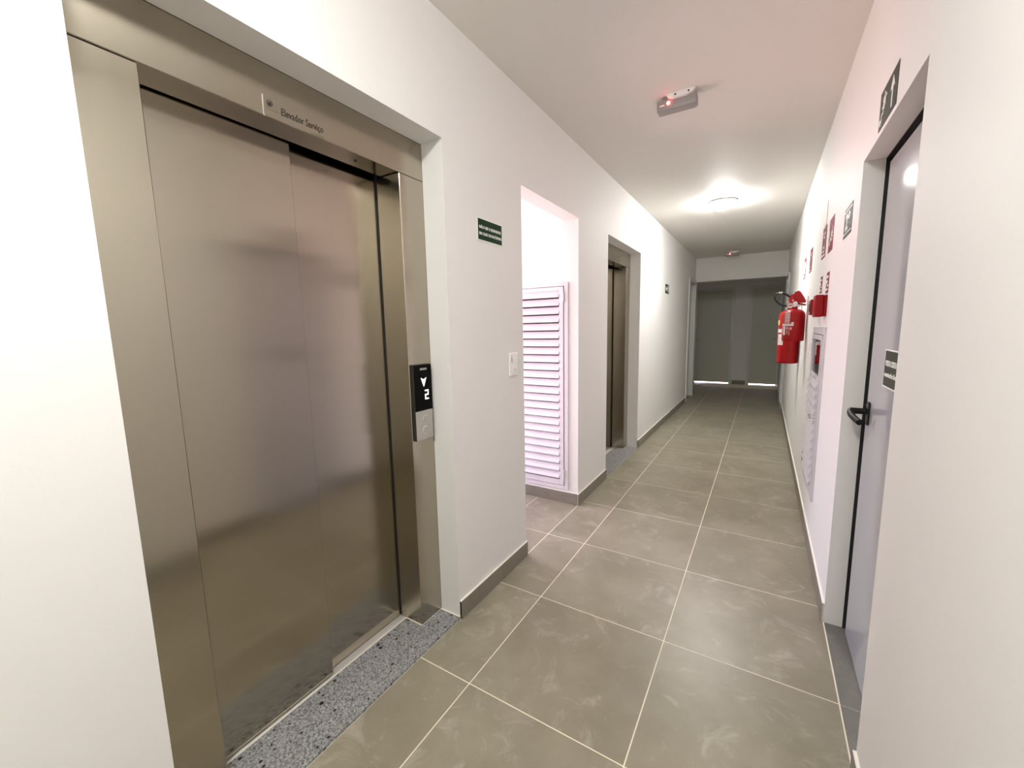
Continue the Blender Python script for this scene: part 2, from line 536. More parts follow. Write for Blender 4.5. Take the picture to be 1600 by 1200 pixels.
# ------------------------------------------------------------------ floor: grout bed with single tiles
b = MB()
b.box(-0.72, 1.33, YB - 0.12, YE + 0.12, -0.06, -0.0007)
b.box(XA - 0.12, -0.72, NI_Y0 - 0.15, NI_Y1 + 0.15, -0.06, -0.0007)
floor = b.build('floor', GROUT, kind='structure')
G = 0.0021
tile_cache = {}
def tile(x0, x1, y0, y1):
    w, d = round(x1 - x0 - 2 * G, 4), round(y1 - y0 - 2 * G, 4)
    cx, cy = (x0 + x1) / 2, (y0 + y1) / 2
    if (w, d) not in tile_cache:
        o = MB().box(-w / 2, w / 2, -d / 2, d / 2, -0.009, 0.0, 0.0004).build('tile', TILE)
        o.parent = floor
        tile_cache[(w, d)] = o
    else:
        o = tile_cache[(w, d)].copy()
        COL.objects.link(o)
    o.location = (cx, cy, random.uniform(-0.0002, 0.0002))
rows = [-3.0 + 0.6 * k for k in range(21)]
for y in [-3.4] + rows[:-1]:
    y1 = -3.0 if y == -3.4 else y + 0.6
    for x0, x1 in ((XL, 0.0), (0.0, 0.6), (0.6, XR)):
        tile(x0, x1, y, y1)
for x0, x1 in ((XL, 0.0), (0.0, 0.6), (0.6, XR)):
    tile(x0, x1, 9.6, YE + 0.1)
for x0, x1 in ((-0.6, XL), (-1.2, -0.6), (XA, -1.2)):
    tile(x0, x1, NI_Y0, 1.2); tile(x0, x1, 1.2, NI_Y1)
for y0, y1 in ((LOB_Y, 7.8), (7.8, 8.4), (8.4, 9.0), (9.0, 9.6), (9.6, YE + 0.1)):
    tile(-0.56, XL, y0, y1)

# ------------------------------------------------------------------ skirting: caulk bead with single tiles
def skirting(name, runs, h=0.088, t=0.011):
    """runs: (axis, fixed coordinate of the wall face, outward sign, from, to)"""
    bead = MB()
    spec = []
    for axis, c, s, u0, u1 in runs:
        A, B = c, c + s * t
        # white caulk on top and behind
        if axis == 'x': bead.box(A, c + s * (t - 0.002), u0, u1, 0.002, h + 0.003)
        else: bead.box(u0, u1, A, c + s * (t - 0.002), 0.002, h + 0.003)
        cuts = [u0] + [k * 0.6 + 0.027 for k in range(-6, 18) if u0 + 0.03 < k * 0.6 + 0.027 < u1 - 0.03] + [u1]
        for p, q in zip(cuts, cuts[1:]):
            e0 = 0.001 if p != u0 else 0.0
            e1 = 0.001 if q != u1 else 0.0
            if axis == 'x': spec.append((c + s * 0.0005, B, p + e0, q - e1))
            else: spec.append((p + e0, q - e1, c + s * 0.0005, B))
    o = bead.build(name, CAULK, kind='structure')
    for x0, x1, y0, y1 in spec:
        MB().box(x0, x1, y0, y1, 0.0015, h, 0.0008).build('skirting_tile', SKIRT, o)
    return o

skirting('baseboard_left', [('x', XL, 1, YB, EL_Y0), ('x', XL, 1, EL_Y1, NI_Y0), ('x', XL, 1, NI_Y1 - 0.011, EL_Y0 + EL_STEP), ('x', XL, 1, EL_Y1 + EL_STEP, DL_Y0 - 0.045), ('x', XL, 1, DL_Y1 + 0.045, LOB_Y)])
skirting('baseboard_alcove', [('y', NI_Y1, -1, XA, XL), ('y', NI_Y0, 1, XA, XL)])
skirting('baseboard_right', [('x', XR, -1, YB, DR_Y0), ('x', XR, -1, DR_Y1, FR_Y0 - 0.05), ('x', XR, -1, FR_Y1 + 0.05, YE)])
skirting('baseboard_back', [('y', YE, -1, D3[1] + 0.06, D4[0] - 0.06)])

# ------------------------------------------------------------------ lifts
def granite_sill(name, y, matl):
    b = MB()
    y0, y1 = EL_Y0 + y + 0.002, EL_Y1 + y - 0.002
    b.box(-0.476, XL + 0.0005, y0, y1, -0.02, 0.011, 0.003, 2)
    o = b.build(name, matl, kind='structure')
    c = MB()
    c.box(-0.3745, -0.3705, y0, y0 + 0.147, 0.0112, 0.0135).box(-0.3745, -0.3705, y1 - 0.134, y1, 0.0112, 0.0135)
    c.box(-0.476, -0.3705, y0 + 0.1445, y0 + 0.1485, 0.0112, 0.0135).box(-0.476, -0.3705, y1 - 0.1355, y1 - 0.1315, 0.0112, 0.0135)
    c.box(-0.478, -0.472, y0 + 0.147, y1 - 0.134, 0.0112, 0.0128)
    c.box(-0.3705, XL + 0.001, y1 - 0.004, y1 + 0.002, 0.0112, 0.0135)
    c.build('caulk_line', CAULK, o)
    return o
granite_sill('trim_2', 0.0, GRANITE)
granite_sill('trim_3', EL_STEP, GRANITE)

el = thing('elevator', 'large brushed steel lift doors filling the left foreground, lettered header above', 'elevator', (-0.43, -0.275, 0.011), 'steel lifts in the left wall')
JX, JB = -0.371, -0.474                      # frame face and back
b = MB(); b.box(-0.503, JX, 0.132, EL_Y1, 0.011, 1.984, 0.002); b.build('jamb', STEEL, el)
b = MB(); b.box(JB, JX, EL_Y0, -0.672, 0.011, 1.984, 0.002); b.build('jamb', STEEL, el)
b = MB(); b.box(JB, JX, EL_Y0, EL_Y1, 1.986, EL_Z, 0.002)
header = b.build('header', STEEL, el)
b = MB(); b.box(-0.5112, -0.5035, 0.1335, 0.250, 0.014, 2.02); b.build('gap_shade', DARK, el)  # black strip stands in for the shaded gap beside the jamb
b = MB(); b.box(-0.508, -0.484, -0.70, -0.248, 0.015, 2.02, 0.0015)
leaf1 = b.build('door_panel', STEEL_D, el)
b = MB(); b.box(-0.538, -0.512, -0.33, 0.250, 0.015, 2.02, 0.0015)
b.build('door_panel', STEEL_D, el)
# sill track with grooves
b = MB()
b.box(-0.600, -0.478, -0.672, 0.132, -0.015, 0.004)
for x0, x1 in ((-0.5135, -0.4785), (-0.531, -0.5195), (-0.577, -0.566), (-0.600, -0.585)):
    b.box(x0, x1, -0.672, 0.132, 0.004, 0.012, 0.0006)
b.build('sill_track', ALU, el)
# black boxes standing in for the shade between frame and shaft
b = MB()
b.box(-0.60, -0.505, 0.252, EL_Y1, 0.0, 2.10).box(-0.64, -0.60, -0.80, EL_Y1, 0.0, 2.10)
b.build('shade_panel', DARK, el)

el2 = copy_tree(el)
el2.location.y += EL_STEP
el2['label'] = 'narrow looking second steel lift seen edge on, further down the left wall past the alcove'

# lettering on the near header
hp = plane_left(-0.21, 2.015, JX + 0.0003)
b = MB(); b.prism(rect(-0.178, -0.175, -0.030, 0.028), 0.0008, hp); b.build('plate_edge', PANEL_FACE, header)
text_part('lettering', 'Elevador Serviço', plane_left(-0.265, 2.0145, JX + 0.0003), 0.138, 0.026, INKDARK, header, 0.0)
# small illegible line under the title, and the round emblem
pl = plane_left(-0.2165, 1.9925, JX + 0.0003)
small = []
u = -0.020
for i in range(11):
    wdt = 0.0022 + 0.0006 * ((i * 7) % 3)
    small.append(rect(u, u + wdt, -0.0022, 0.0020 + 0.0012 * ((i * 5) % 2)))
    u += wdt + 0.0010
glyphs('small_lettering', small, pl, 0.0, INKPALE, header)
em = plane_left(-0.367, 2.0265, JX + 0.0003)
ring = []
for i in range(20):
    a0, a1 = 2 * PI * i / 20, 2 * PI * (i + 1) / 20
    ring.append([(0.0085 * math.cos(a0), 0.0085 * math.sin(a0)), (0.0085 * math.cos(a1), 0.0085 * math.sin(a1)), (0.0065 * math.cos(a1), 0.0065 * math.sin(a1)), (0.0065 * math.cos(a0), 0.0065 * math.sin(a0))])
ring += [[(0.0, 0.0050), (-0.0048, -0.0012), (0.0048, -0.0012)], rect(-0.0034, 0.0034, -0.0048, -0.0020)]
glyphs('emblem', ring, em, 0.0, INKDARK, header)
glyphs('small_lettering', [rect(-0.018 + 0.0042 * i, -0.015 + 0.0042 * i, -0.0016, 0.0016) for i in range(9)], plane_left(-0.362, 2.010, JX + 0.0003), 0.0, INKPALE, header)
b = MB(); b.cyl((-0.425, -0.03, 1.9835), (-0.425, -0.03, 1.9865), 0.006, 12); b.build('sensor_hole', DARK, header)

# call panel on the far jamb
pan = MB().box(JX - 0.0005, -0.3545, 0.139, 0.246, 0.880, 1.212, 0.0015).build('call_panel', PANEL_SIDE, el)
fx = -0.3545
MB().box(fx, fx + 0.0022, 0.1405, 0.2445, 1.012, 1.2105, 0.0008).build('display', GLOSSBLACK, pan)
MB().box(fx, fx + 0.0022, 0.1405, 0.2445, 0.8815, 1.0105, 0.0008).build('button_plate', PANEL_FACE, pan)
for z in (0.970, 0.923):
    o = MB().cyl((fx + 0.002, 0.197, z), (fx + 0.0055, 0.197, z), 0.0165, 24).build('button', PANEL_FACE, pan, smooth=True)
    o2 = MB().cyl((fx + 0.0021, 0.197, z), (fx + 0.0036, 0.197, z), 0.0188, 24).build('button_ring', ALU, pan, smooth=True)
dpl = plane_left(0.196, 1.11, fx + 0.0023)
glyphs('direction_arrow', [[(-0.0165, 0.045), (0.0, 0.036), (0.0165, 0.045), (0.0, 0.005)]], dpl, 0.0, LEDW, pan)
d2 = []
u0, u1, v0, v1, t = 0.005, 0.027, -0.052, -0.010, 0.0055
vm = (v0 + v1) / 2
d2 += [rect(u0, u1, v1 - t, v1), rect(u1 - t, u1, vm, v1 - t), rect(u0, u1, vm - t / 2, vm + t / 2), rect(u0, u0 + t, v0 + t, vm), rect(u0, u1, v0, v0 + t)]
glyphs('floor_digit', d2, dpl, 0.0, LEDW, pan)
glyphs('maker_mark', [rect(-0.019 + 0.0082 * i, -0.0125 + 0.0082 * i, 0.078, 0.087) for i in range(5)], dpl, 0.0, PANEL_FACE, pan)

# ------------------------------------------------------------------ green lift warning sign
s = thing('warning_sign', 'small dark green sign with two lines of white lettering beside the near lift', 'sign', (XL, 0.598, 1.823))
pl = plane_left(0.598, 1.823)
MB().prism(rect(-0.108, 0.108, -0.053, 0.053), 0.0025, pl).build('backing_plate', SIGNWHITE, s)
MB().prism(rect(-0.101, 0.101, -0.047, 0.047), 0.0005, pl @ Matrix.Translation((0, 0, 0.0025))).build('green_field', SIGNGREEN, s)
text_part('lettering', 'NÃO USE O ELEVADOR', plane_left(0.598, 1.8355), 0.184, 0.0165, SIGNWHITE, s, 0.022, 0.003)
text_part('lettering', 'EM CASO DE INCÊNDIO', plane_left(0.600, 1.8065), 0.190, 0.0165, SIGNWHITE, s, 0.022, 0.003)

# light switch with socket
s = thing('switch_plate', 'white switch and socket plate on the pier left of the alcove', 'switch', (XL, 0.786, 1.167))
pl = plane_left(0.786, 1.167)
MB().box(XL, XL + 0.009, 0.744, 0.829, 1.105, 1.230, 0.003, 2).build('cover_plate', PLASTIC, s)
MB().box(XL + 0.0092, XL + 0.0125, 0.765, 0.808, 1.180, 1.205, 0.001).build('switch_rocker', PLASTIC, s)
MB().box(XL + 0.009, XL + 0.0096, 0.7615, 0.7655, 1.178, 1.207).build('rocker_gap', BLACK, s)
MB().cyl((XL + 0.009, 0.786, 1.137), (XL + 0.0115, 0.786, 1.137), 0.019, 24).build('socket', PLASTIC, s, smooth=True)
glyphs('socket_hole', [disc((0.0, -0.036), 0.0030, 10)], pl, 0.0116, BLACK, s)
glyphs('socket_hole', [disc((-0.009, -0.026), 0.0025, 10)], pl, 0.0116, BLACK, s)
glyphs('socket_hole', [disc((0.009, -0.026), 0.0025, 10)], pl, 0.0116, BLACK, s)

# ------------------------------------------------------------------ louvred service door in the alcove
ld = thing('louvred_door', 'white louvred metal service door glowing pink in the alcove', 'door', (-0.66, NI_Y1, 0.11))
LX0, LX1, LZ0, LZ1 = -1.02, -0.332, 0.108, 1.690
b = MB()
fw = 0.032
b.box(LX0, LX0 + fw, NI_Y1 - 0.014, NI_Y1, LZ0, LZ1, 0.002).box(LX1 - fw, LX1, NI_Y1 - 0.014, NI_Y1, LZ0, LZ1, 0.002)
b.box(LX0 + fw, LX1 - fw, NI_Y1 - 0.014, NI_Y1, LZ1 - fw * 0.8, LZ1, 0.002).box(LX0 + fw, LX1 - fw, NI_Y1 - 0.014, NI_Y1, LZ0, LZ0 + fw, 0.002)
b.build('door_frame', WHITEMETAL, ld)
ix0, ix1, iz0, iz1 = LX0 + fw + 0.004, LX1 - fw - 0.004, LZ0 + fw + 0.003, LZ1 - fw * 0.8 - 0.004
b = MB()
sw = 0.034
b.box(ix0, ix0 + sw, NI_Y1 - 0.020, NI_Y1 - 0.002, iz0, iz1, 0.002).box(ix1 - sw, ix1, NI_Y1 - 0.020, NI_Y1 - 0.002, iz0, iz1, 0.002)
b.box(ix0 + sw, ix1 - sw, NI_Y1 - 0.020, NI_Y1 - 0.002, iz1 - 0.028, iz1, 0.002).box(ix0 + sw, ix1 - sw, NI_Y1 - 0.020, NI_Y1 - 0.002, iz0, iz0 + 0.045, 0.002)
b.build('door_leaf', WHITEMETAL, ld)
MB().box(LX0 + 0.01, LX1 - 0.01, NI_Y1 - 0.0015, NI_Y1 - 0.0005, LZ0 + 0.01, LZ1 - 0.01).build('gap_shade_plate', PANEL_SIDE, ld)  # coloured dark so the gaps around leaf and blades look shaded
n_blade = 24
z0b, z1b = iz0 + 0.045, iz1 - 0.028
pitch = (z1b - z0b) / n_blade
def blade_mesh(pitch, w, out=0.027):
    """one louvre: a plate leaning outwards at its foot, in (along, depth, z)"""
    b = MB(); bm = b.bm
    prof = [(0.0, pitch * 1.02), (-0.004, pitch * 1.04), (-out, pitch * 0.26), (-out, pitch * 0.20), (-out + 0.003, pitch * 0.19), (-0.0015, pitch * 0.95)]
    A = [bm.verts.new((-w / 2, d, z)) for d, z in prof]; B = [bm.verts.new((w / 2, d, z)) for d, z in prof]
    k = len(prof)
    bm.faces.new(A); bm.faces.new(B[::-1])
    for i in range(k): bm.faces.new((A[i], A[(i + 1) % k], B[(i + 1) % k], B[i]))
    return b
proto = blade_mesh(pitch, ix1 - ix0 - 2 * sw - 0.001).build('louvre_blade', WHITEMETAL)
proto.parent = ld
proto.location = Vector(((ix0 + ix1) / 2, NI_Y1 - 0.003, z0b)) - ld.location
for k in range(1, n_blade):
    instance(proto, 'louvre_blade', ld, (0, 0, k * pitch))
for z in (1.585, 0.235):
    b = MB(); b.cyl((ix1 + 0.003, NI_Y1 - 0.020, z - 0.035), (ix1 + 0.003, NI_Y1 - 0.020, z + 0.035), 0.007, 10)
    b.box(ix1 - 0.004, ix1 + 0.004, NI_Y1 - 0.0195, NI_Y1 - 0.012, z - 0.03, z + 0.03)
    b.build('hinge', CABMETAL, ld, smooth=True)

# ------------------------------------------------------------------ right hand fire door (structure, set in the wall)
dr = structure('door_1', (1.29, 0.70, 0.0))
DX = 1.275
MB().box(DX, DX + 0.04, DR_Y0 + 0.012, DR_Y1 - 0.048, 0.008, DR_Z - 0.030, 0.0015).build('door_leaf', DOORGREY, dr)
b = MB()
b.box(DX - 0.004, DX + 0.045, DR_Y1 - 0.005, DR_Y1, 0.0, DR_Z).box(DX + 0.030, DX + 0.045, DR_Y1 - 0.048, DR_Y1 - 0.005, 0.0, DR_Z)
b.box(DX + 0.006, DX + 0.045, DR_Y0, DR_Y0 + 0.012, 0.0, DR_Z)
b.box(DX - 0.004, DX + 0.045, DR_Y0 + 0.012, DR_Y1 - 0.005, DR_Z - 0.004, DR_Z).box(DX + 0.022, DX + 0.045, DR_Y0 + 0.012, DR_Y1 - 0.048, DR_Z - 0.0295, DR_Z - 0.004)
b.box(DX + 0.004, DX + 0.045, DR_Y0 + 0.012, DR_Y1 - 0.048, 0.001, 0.0075)
b.build('gap_shade', DARK, dr)  # black strips fill the gap around the leaf and stand for its shade
hy, hz = 0.985, 0.985
b = MB()
b.box(DX - 0.007, DX + 0.001, hy - 0.018, hy + 0.018, hz - 0.034, hz + 0.058, 0.006, 3)
plate = b.build('handle_plate', HANDLEBLACK, dr, smooth=True)
b = MB(); b.cyl((DX - 0.004, hy, hz + 0.045), (DX - 0.009, hy, hz + 0.045), 0.005, 10); b.build('screw', CHROME, plate)
b = MB()
b.cyl((DX - 0.006, hy, hz + 0.02), (DX - 0.058, hy, hz + 0.02), 0.0125, 16)
b.tube([(DX - 0.055, hy + 0.004, hz + 0.022), (DX - 0.060, hy - 0.025, hz + 0.012), (DX - 0.054, hy - 0.070, hz + 0.002), (DX - 0.044, hy - 0.110, hz - 0.006)], 0.0115, 12)
b.build('lever', HANDLEBLACK, dr, smooth=True)
# sign stuck on the door leaf
s = thing('door_sign', 'dark sign with pale lettering on the grey fire door, cut off by the wall corner', 'sign', (DX, 0.69, 1.20))
pl = plane_right(0.69, 1.196, DX - 0.0002)
MB().prism(rect(-0.125, 0.115, -0.066, 0.066), 0.0012, pl).build('backing_plate', SIGNWHITE, s)
MB().prism(rect(-0.120, 0.110, -0.061, 0.061), 0.0003, pl @ Matrix.Translation((0, 0, 0.0012))).build('dark_field', SIGNDARK, s)
text_part('lettering', 'PORTA CORTA FOGO', plane_right(0.695, 1.214, DX - 0.0002), 0.200, 0.020, SIGNWHITE, s, 0.02, 0.0016)
text_part('lettering', 'mantenha fechada', plane_right(0.695, 1.176, DX - 0.0002), 0.200, 0.017, SIGNWHITE, s, 0.02, 0.0016)
# threshold slabs below the door
tr = MB().box(XR - 0.002, DX + 0.04, DR_Y0, DR_Y1, -0.02, -0.0012).build('trim_4', GROUT, kind='structure')
MB().box(XR + 0.003, DX + 0.04, DR_Y0 + 0.001, 0.5985, -0.015, 0.0005, 0.0008).build('threshold_slab', SLAB, tr)
MB().box(XR + 0.003, DX + 0.04, 0.6005, DR_Y1 - 0.001, -0.015, 0.0005, 0.0008).build('threshold_slab', SLAB, tr)

# ------------------------------------------------------------------ far flat doors (structure)
def far_door(name, x0, x1, label_y=None, knob=None):
    d = structure(name, ((x0 + x1) / 2, YE, 0))
    MB().box(x0 + 0.0101, x1 - 0.0101, YE + 0.035, YE + 0.07, 0.022, 2.1549, 0.0005).build('door_leaf', FARDOOR, d)
    b = MB()
    for a, c in ((x0 - 0.05, x0 + 0.010), (x1 - 0.010, x1 + 0.05)):
        if c < XR + 0.04: b.box(a, min(c, XR), YE - 0.012, YE + 0.119, 0.0, 2.21, 0.002)
    b.box(x0 + 0.010, x1 - 0.010, YE - 0.012, YE + 0.119, 2.155, 2.21, 0.002)
    b.build('door_frame', FRAMEPAINT, d)
    return d
d3 = far_door('door_3', *D3)
d4 = far_door('door_4', *D4)
for d, x in ((d3, -0.44), (d4, 1.10)):
    b = MB(); b.cyl((x, YE + 0.036, 1.05), (x, YE + 0.006, 1.05), 0.016, 14); b.lathe([(0.0, 0.0), (0.018, 0.004), (0.024, 0.016), (0.018, 0.028), (0, 0.032)], (x, YE - 0.004, 1.034), 14)
    b.build('door_knob', CHROME, d, smooth=True)
pn = plane_far(-0.12, 1.80, YE + 0.0345)
glyphs('door_number', [rect(-0.030, -0.010, 0.0, 0.006), rect(0.012, 0.022, 0.0, 0.012)], pn, 0.0, GREYPLASTIC, d3)
b = MB(); b.cyl((1.00, YE + 0.036, 1.50), (1.00, YE + 0.030, 1.50), 0.009, 12); b.build('peephole', BLACK, d4)

def side_door(name, wall_x, s, y0, y1, z1):
    """flat door set in a corridor side wall; s points into the corridor"""
    d = structure(name, (wall_x, (y0 + y1) / 2, 0))
    MB().box(wall_x - s * 0.105, wall_x - s * 0.07, y0 + 0.0101, y1 - 0.0101, 0.0045, z1 - 0.0121, 0.0005).build('door_leaf', FARDOOR, d)
    b = MB()
    for a, c in ((y0 - 0.045, y0 + 0.010), (y1 - 0.010, y1 + 0.045)):
        b.box(wall_x - s * 0.114, wall_x + s * 0.020, a, c, 0.0, z1 + 0.045, 0.002)
    b.box(wall_x - s * 0.114, wall_x + s * 0.020, y0 + 0.010, y1 - 0.010, z1 - 0.012, z1 + 0.045, 0.002)
    b.build('door_frame', FRAMEPAINT, d)
    MB().box(wall_x - s * 0.113, wall_x, y0 + 0.012, y1 - 0.012, -0.004, 0.004).build('threshold_slab', SLAB, d)
    b = MB(); b.box(wall_x - s * 0.07, wall_x - s * 0.062, y0 + 0.05, y0 + 0.08, 0.98, 1.10, 0.003)
    b.cyl((wall_x - s * 0.07, y0 + 0.065, 1.05), (wall_x - s * 0.02, y0 + 0.065, 1.05), 0.010, 12); b.cyl((wall_x - s * 0.02, y0 + 0.06, 1.05), (wall_x - s * 0.02, y0 + 0.17, 1.05), 0.009, 12)
    b.build('door_handle', CHROME, d, smooth=True)
    MB().box(wall_x - s * 0.104, wall_x - s * 0.080, y1 - 0.0205, y1 - 0.0102, 0.005, z1 - 0.013).build('gap_shade', DARK, d)  # black strip in place of the deep shade at the far jamb
    return d
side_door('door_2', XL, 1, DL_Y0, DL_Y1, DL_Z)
side_door('door_5', XR, -1, FR_Y0, FR_Y1, 2.12)

# ------------------------------------------------------------------ small exit sign on the left wall
def running_man(u, v, s):
    P = [disc((u + 0.10 * s, v + 0.40 * s), 0.085 * s, 12)]
    L = [((0.05, 0.28), (-0.02, 0.0), 0.15), ((-0.02, 0.02), (0.16, -0.10), 0.09), ((0.16, -0.10), (0.10, -0.38), 0.08), ((-0.03, 0.02), (-0.14, -0.18), 0.09), ((-0.14, -0.18), (-0.36, -0.22), 0.08),
         ((0.05, 0.27), (0.24, 0.14), 0.07), ((0.24, 0.14), (0.34, 0.22), 0.06), ((0.03, 0.26), (-0.16, 0.20), 0.07), ((-0.16, 0.20), (-0.22, 0.05), 0.06)]
    return P + [seg2((u + a[0] * s, v + a[1] * s), (u + b_[0] * s, v + b_[1] * s), w * s) for a, b_, w in L]
s = thing('exit_sign', 'small black and white exit pictogram sign on the left wall near the corridor end', 'sign', (XL, 4.85, 1.86))
pl = plane_left(4.855, 1.86)
MB().prism(rect(-0.13, 0.13, -0.066, 0.066), 0.0025, pl).build('backing_plate', SIGNWHITE, s)
MB().prism(rect(-0.125, 0.125, -0.061, 0.061), 0.0005, pl @ Matrix.Translation((0, 0, 0.0025))).build('dark_field', SIGNBLACK, s)
glyphs('pictogram', running_man(0.055, 0.0, 0.105) + [rect(0.012, 0.020, -0.048, 0.048), rect(0.098, 0.106, -0.048, 0.048)], pl, 0.003, SIGNWHITE, s)

glyphs('arrow', [[(-0.095, 0.0), (-0.055, 0.038), (-0.055, 0.015), (-0.012, 0.015), (-0.012, -0.015), (-0.055, -0.015), (-0.055, -0.038)]], pl, 0.003, SIGNWHITE, s)

# ------------------------------------------------------------------ signs on the right wall
s = thing('exit_sign', 'dark sign with stairs, walking figure and up arrow above the fire door', 'sign', (XR, 0.73, 2.06))
pl = plane_right(0.728, 2.062)
MB().prism(rect(-0.113, 0.113, -0.061, 0.061), 0.0022, pl).build('sign_plate', SIGNDARK, s)
st = [seg2((-0.098, -0.040), (-0.078, -0.040), 0.006), seg2((-0.078, -0.042), (-0.078, -0.018), 0.006), seg2((-0.078, -0.018), (-0.058, -0.018), 0.006), seg2((-0.058, -0.020), (-0.058, 0.004), 0.006), seg2((-0.058, 0.004), (-0.038, 0.004), 0.006), seg2((-0.038, 0.002), (-0.038, 0.026), 0.006), seg2((-0.038, 0.026), (-0.018, 0.026), 0.006)]
st += running_man(-0.052, 0.014, 0.062) + [rect(-0.100, -0.082, -0.048, -0.030)]
glyphs('arrow', [[(0.055, 0.046), (0.030, 0.010), (0.080, 0.010)], rect(0.049, 0.061, -0.046, 0.011)], pl, 0.0022, SIGNWHITE, s)
glyphs('pictogram', st, pl, 0.0022, SIGNWHITE, s)

s = thing('floor_sign', 'dark floor number sign with figure two beside the fire door', 'sign', (XR, 1.35, 1.815))
pl = plane_right(1.347, 1.815)
MB().prism(rect(-0.108, 0.104, -0.066, 0.066), 0.0022, pl).build('sign_plate', SIGNDARK, s)
glyphs('border_line', [rect(-0.104, 0.100, -0.052, -0.047), rect(-0.104, 0.100, 0.047, 0.052)], pl, 0.0022, SIGNWHITE, s)
text_part('lettering', '2º', plane_right(1.347, 1.815), 0.125, 0.074, SIGNWHITE, s, 0.03, 0.0024)

def red_sign(y, z, w, h, label, polys, name='fire_sign', words=None, group=None):
    s = thing(name, label, 'sign', (XR, y, z), group)
    pl = plane_right(y, z)
    MB().prism(rect(-w / 2, w / 2, -h / 2, h / 2), 0.0022, pl).build('sign_plate', SIGNRED, s)
    glyphs('pictogram', polys, pl, 0.0022, SIGNWHITE, s)
    return s
# raised hand and sound rays over a bell push
alarm = [rect(-0.062, -0.050, -0.010, 0.030), seg2((-0.05, -0.055), (-0.01, -0.02), 0.016), seg2((-0.01, -0.02), (0.03, -0.035), 0.014), disc((0.035, 0.0), 0.020, 14)]
for a in range(5):
    t = -0.9 + a * 0.45
    alarm.append(seg2((0.035 + 0.030 * math.cos(t), 0.030 * math.sin(t)), (0.035 + 0.050 * math.cos(t), 0.050 * math.sin(t)), 0.007))
red_sign(1.932, 1.860, 0.188, 0.190, 'red square alarm sign with hand and sound rays, closest of the red wall signs', alarm)
def panel_icon():
    return [rect(-0.050, 0.050, -0.060, 0.062), rect(-0.066, 0.066, -0.085, -0.074)]
def red_icon(s, y, z, hose):
    if hose: P = frame_polys(-0.042, 0.042, -0.050, 0.053, 0.010) + [rect(-0.018, 0.018, -0.022, 0.026)]
    else: P = frame_polys(-0.044, 0.044, -0.054, 0.056, 0.007) + [[(-0.014, -0.042), (0.018, -0.042), (0.018, 0.014), (0.008, 0.024), (-0.004, 0.024), (-0.014, 0.014)], rect(-0.004, 0.008, 0.024, 0.038), seg2((0.004, 0.037), (-0.028, 0.030), 0.006)]
    glyphs('device_icon', P, plane_right(y, z), 0.0031, SIGNRED, s)
sg = red_sign(2.262, 1.868, 0.190, 0.195, 'red square sign with white panel and hose box outline above the hose cabinet', panel_icon())
red_icon(sg, 2.262, 1.868, True)
sg = red_sign(3.150, 1.872, 0.195, 0.190, 'red sign with white outline above the nearer, shorter extinguisher', panel_icon(), name='extinguisher_sign')
red_icon(sg, 3.150, 1.872, False)
def full_white(P):
    return [rect(-0.060, 0.060, -0.052, 0.062)] + [rect(-0.066, 0.066, -0.082, -0.066)]
red_sign(3.760, 1.874, 0.195, 0.190, 'red sign with a mostly white middle, farthest of the red wall signs', full_white(0), name='extinguisher_sign')
def lines(w, h):
    return [rect(-w * 0.34, w * 0.34, h * 0.22, h * 0.34), rect(-w * 0.40, w * 0.10, -h * 0.02, h * 0.12), rect(-w * 0.05, w * 0.38, -h * 0.20, -h * 0.08), rect(-w * 0.38, w * 0.34, -h * 0.38, -h * 0.28)]
red_sign(1.925, 1.590, 0.110, 0.118, 'little red label right above the nearer red alarm box', lines(0.110, 0.118), name='instruction_label')
red_sign(2.250, 1.602, 0.100, 0.106, 'little red label right above the farther red call point', lines(0.100, 0.106), name='instruction_label')

# white cable duct above the hose sign
o = MB().box(XR - 0.004, XR, 2.205, 2.285, 1.972, 2.115, 0.001).build('cable_duct', PLASTIC)
tag(o, 'short white upright cable duct above the red hose sign', 'duct')

# alarm devices
s = thing('alarm_box', 'bigger plain red box on the right wall, nearer of the two alarm devices', 'alarm', (XR, 1.93, 1.457))
MB().box(XR - 0.016, XR, 1.868, 1.992, 1.396, 1.518, 0.004, 2).build('back_box', REDBOX, s)
MB().box(XR - 0.057, XR - 0.0165, 1.866, 1.994, 1.394, 1.520, 0.006, 3).build('front_cover', REDBOX, s)
MB().box(XR - 0.0595, XR - 0.0572, 1.895, 1.965, 1.425, 1.490, 0.001).build('sounder_grille', HOSERED, s)
s = thing('call_point', 'red manual call point behind the bigger alarm box', 'alarm', (XR, 2.255, 1.463))
MB().box(XR - 0.034, XR, 2.200, 2.312, 1.408, 1.518, 0.006, 2).build('back_box', REDBOX, s)
MB().box(XR - 0.052, XR - 0.0345, 2.206, 2.306, 1.412, 1.512, 0.008, 3).build('front_cover', REDBOX, s)
MB().box(XR - 0.0545, XR - 0.0522, 2.222, 2.290, 1.436, 1.488, 0.0008).build('glass_window', GLOSSBLACK, s)
b = MB(); b.cyl((XR - 0.052, 2.256, 1.424), (XR - 0.058, 2.256, 1.424), 0.006, 10); b.build('key_lock', CHROME, s)
b = MB(); b.cyl((XR - 0.052, 2.256, 1.501), (XR - 0.058, 2.256, 1.501), 0.005, 10); b.build('indicator', CHROME, s)

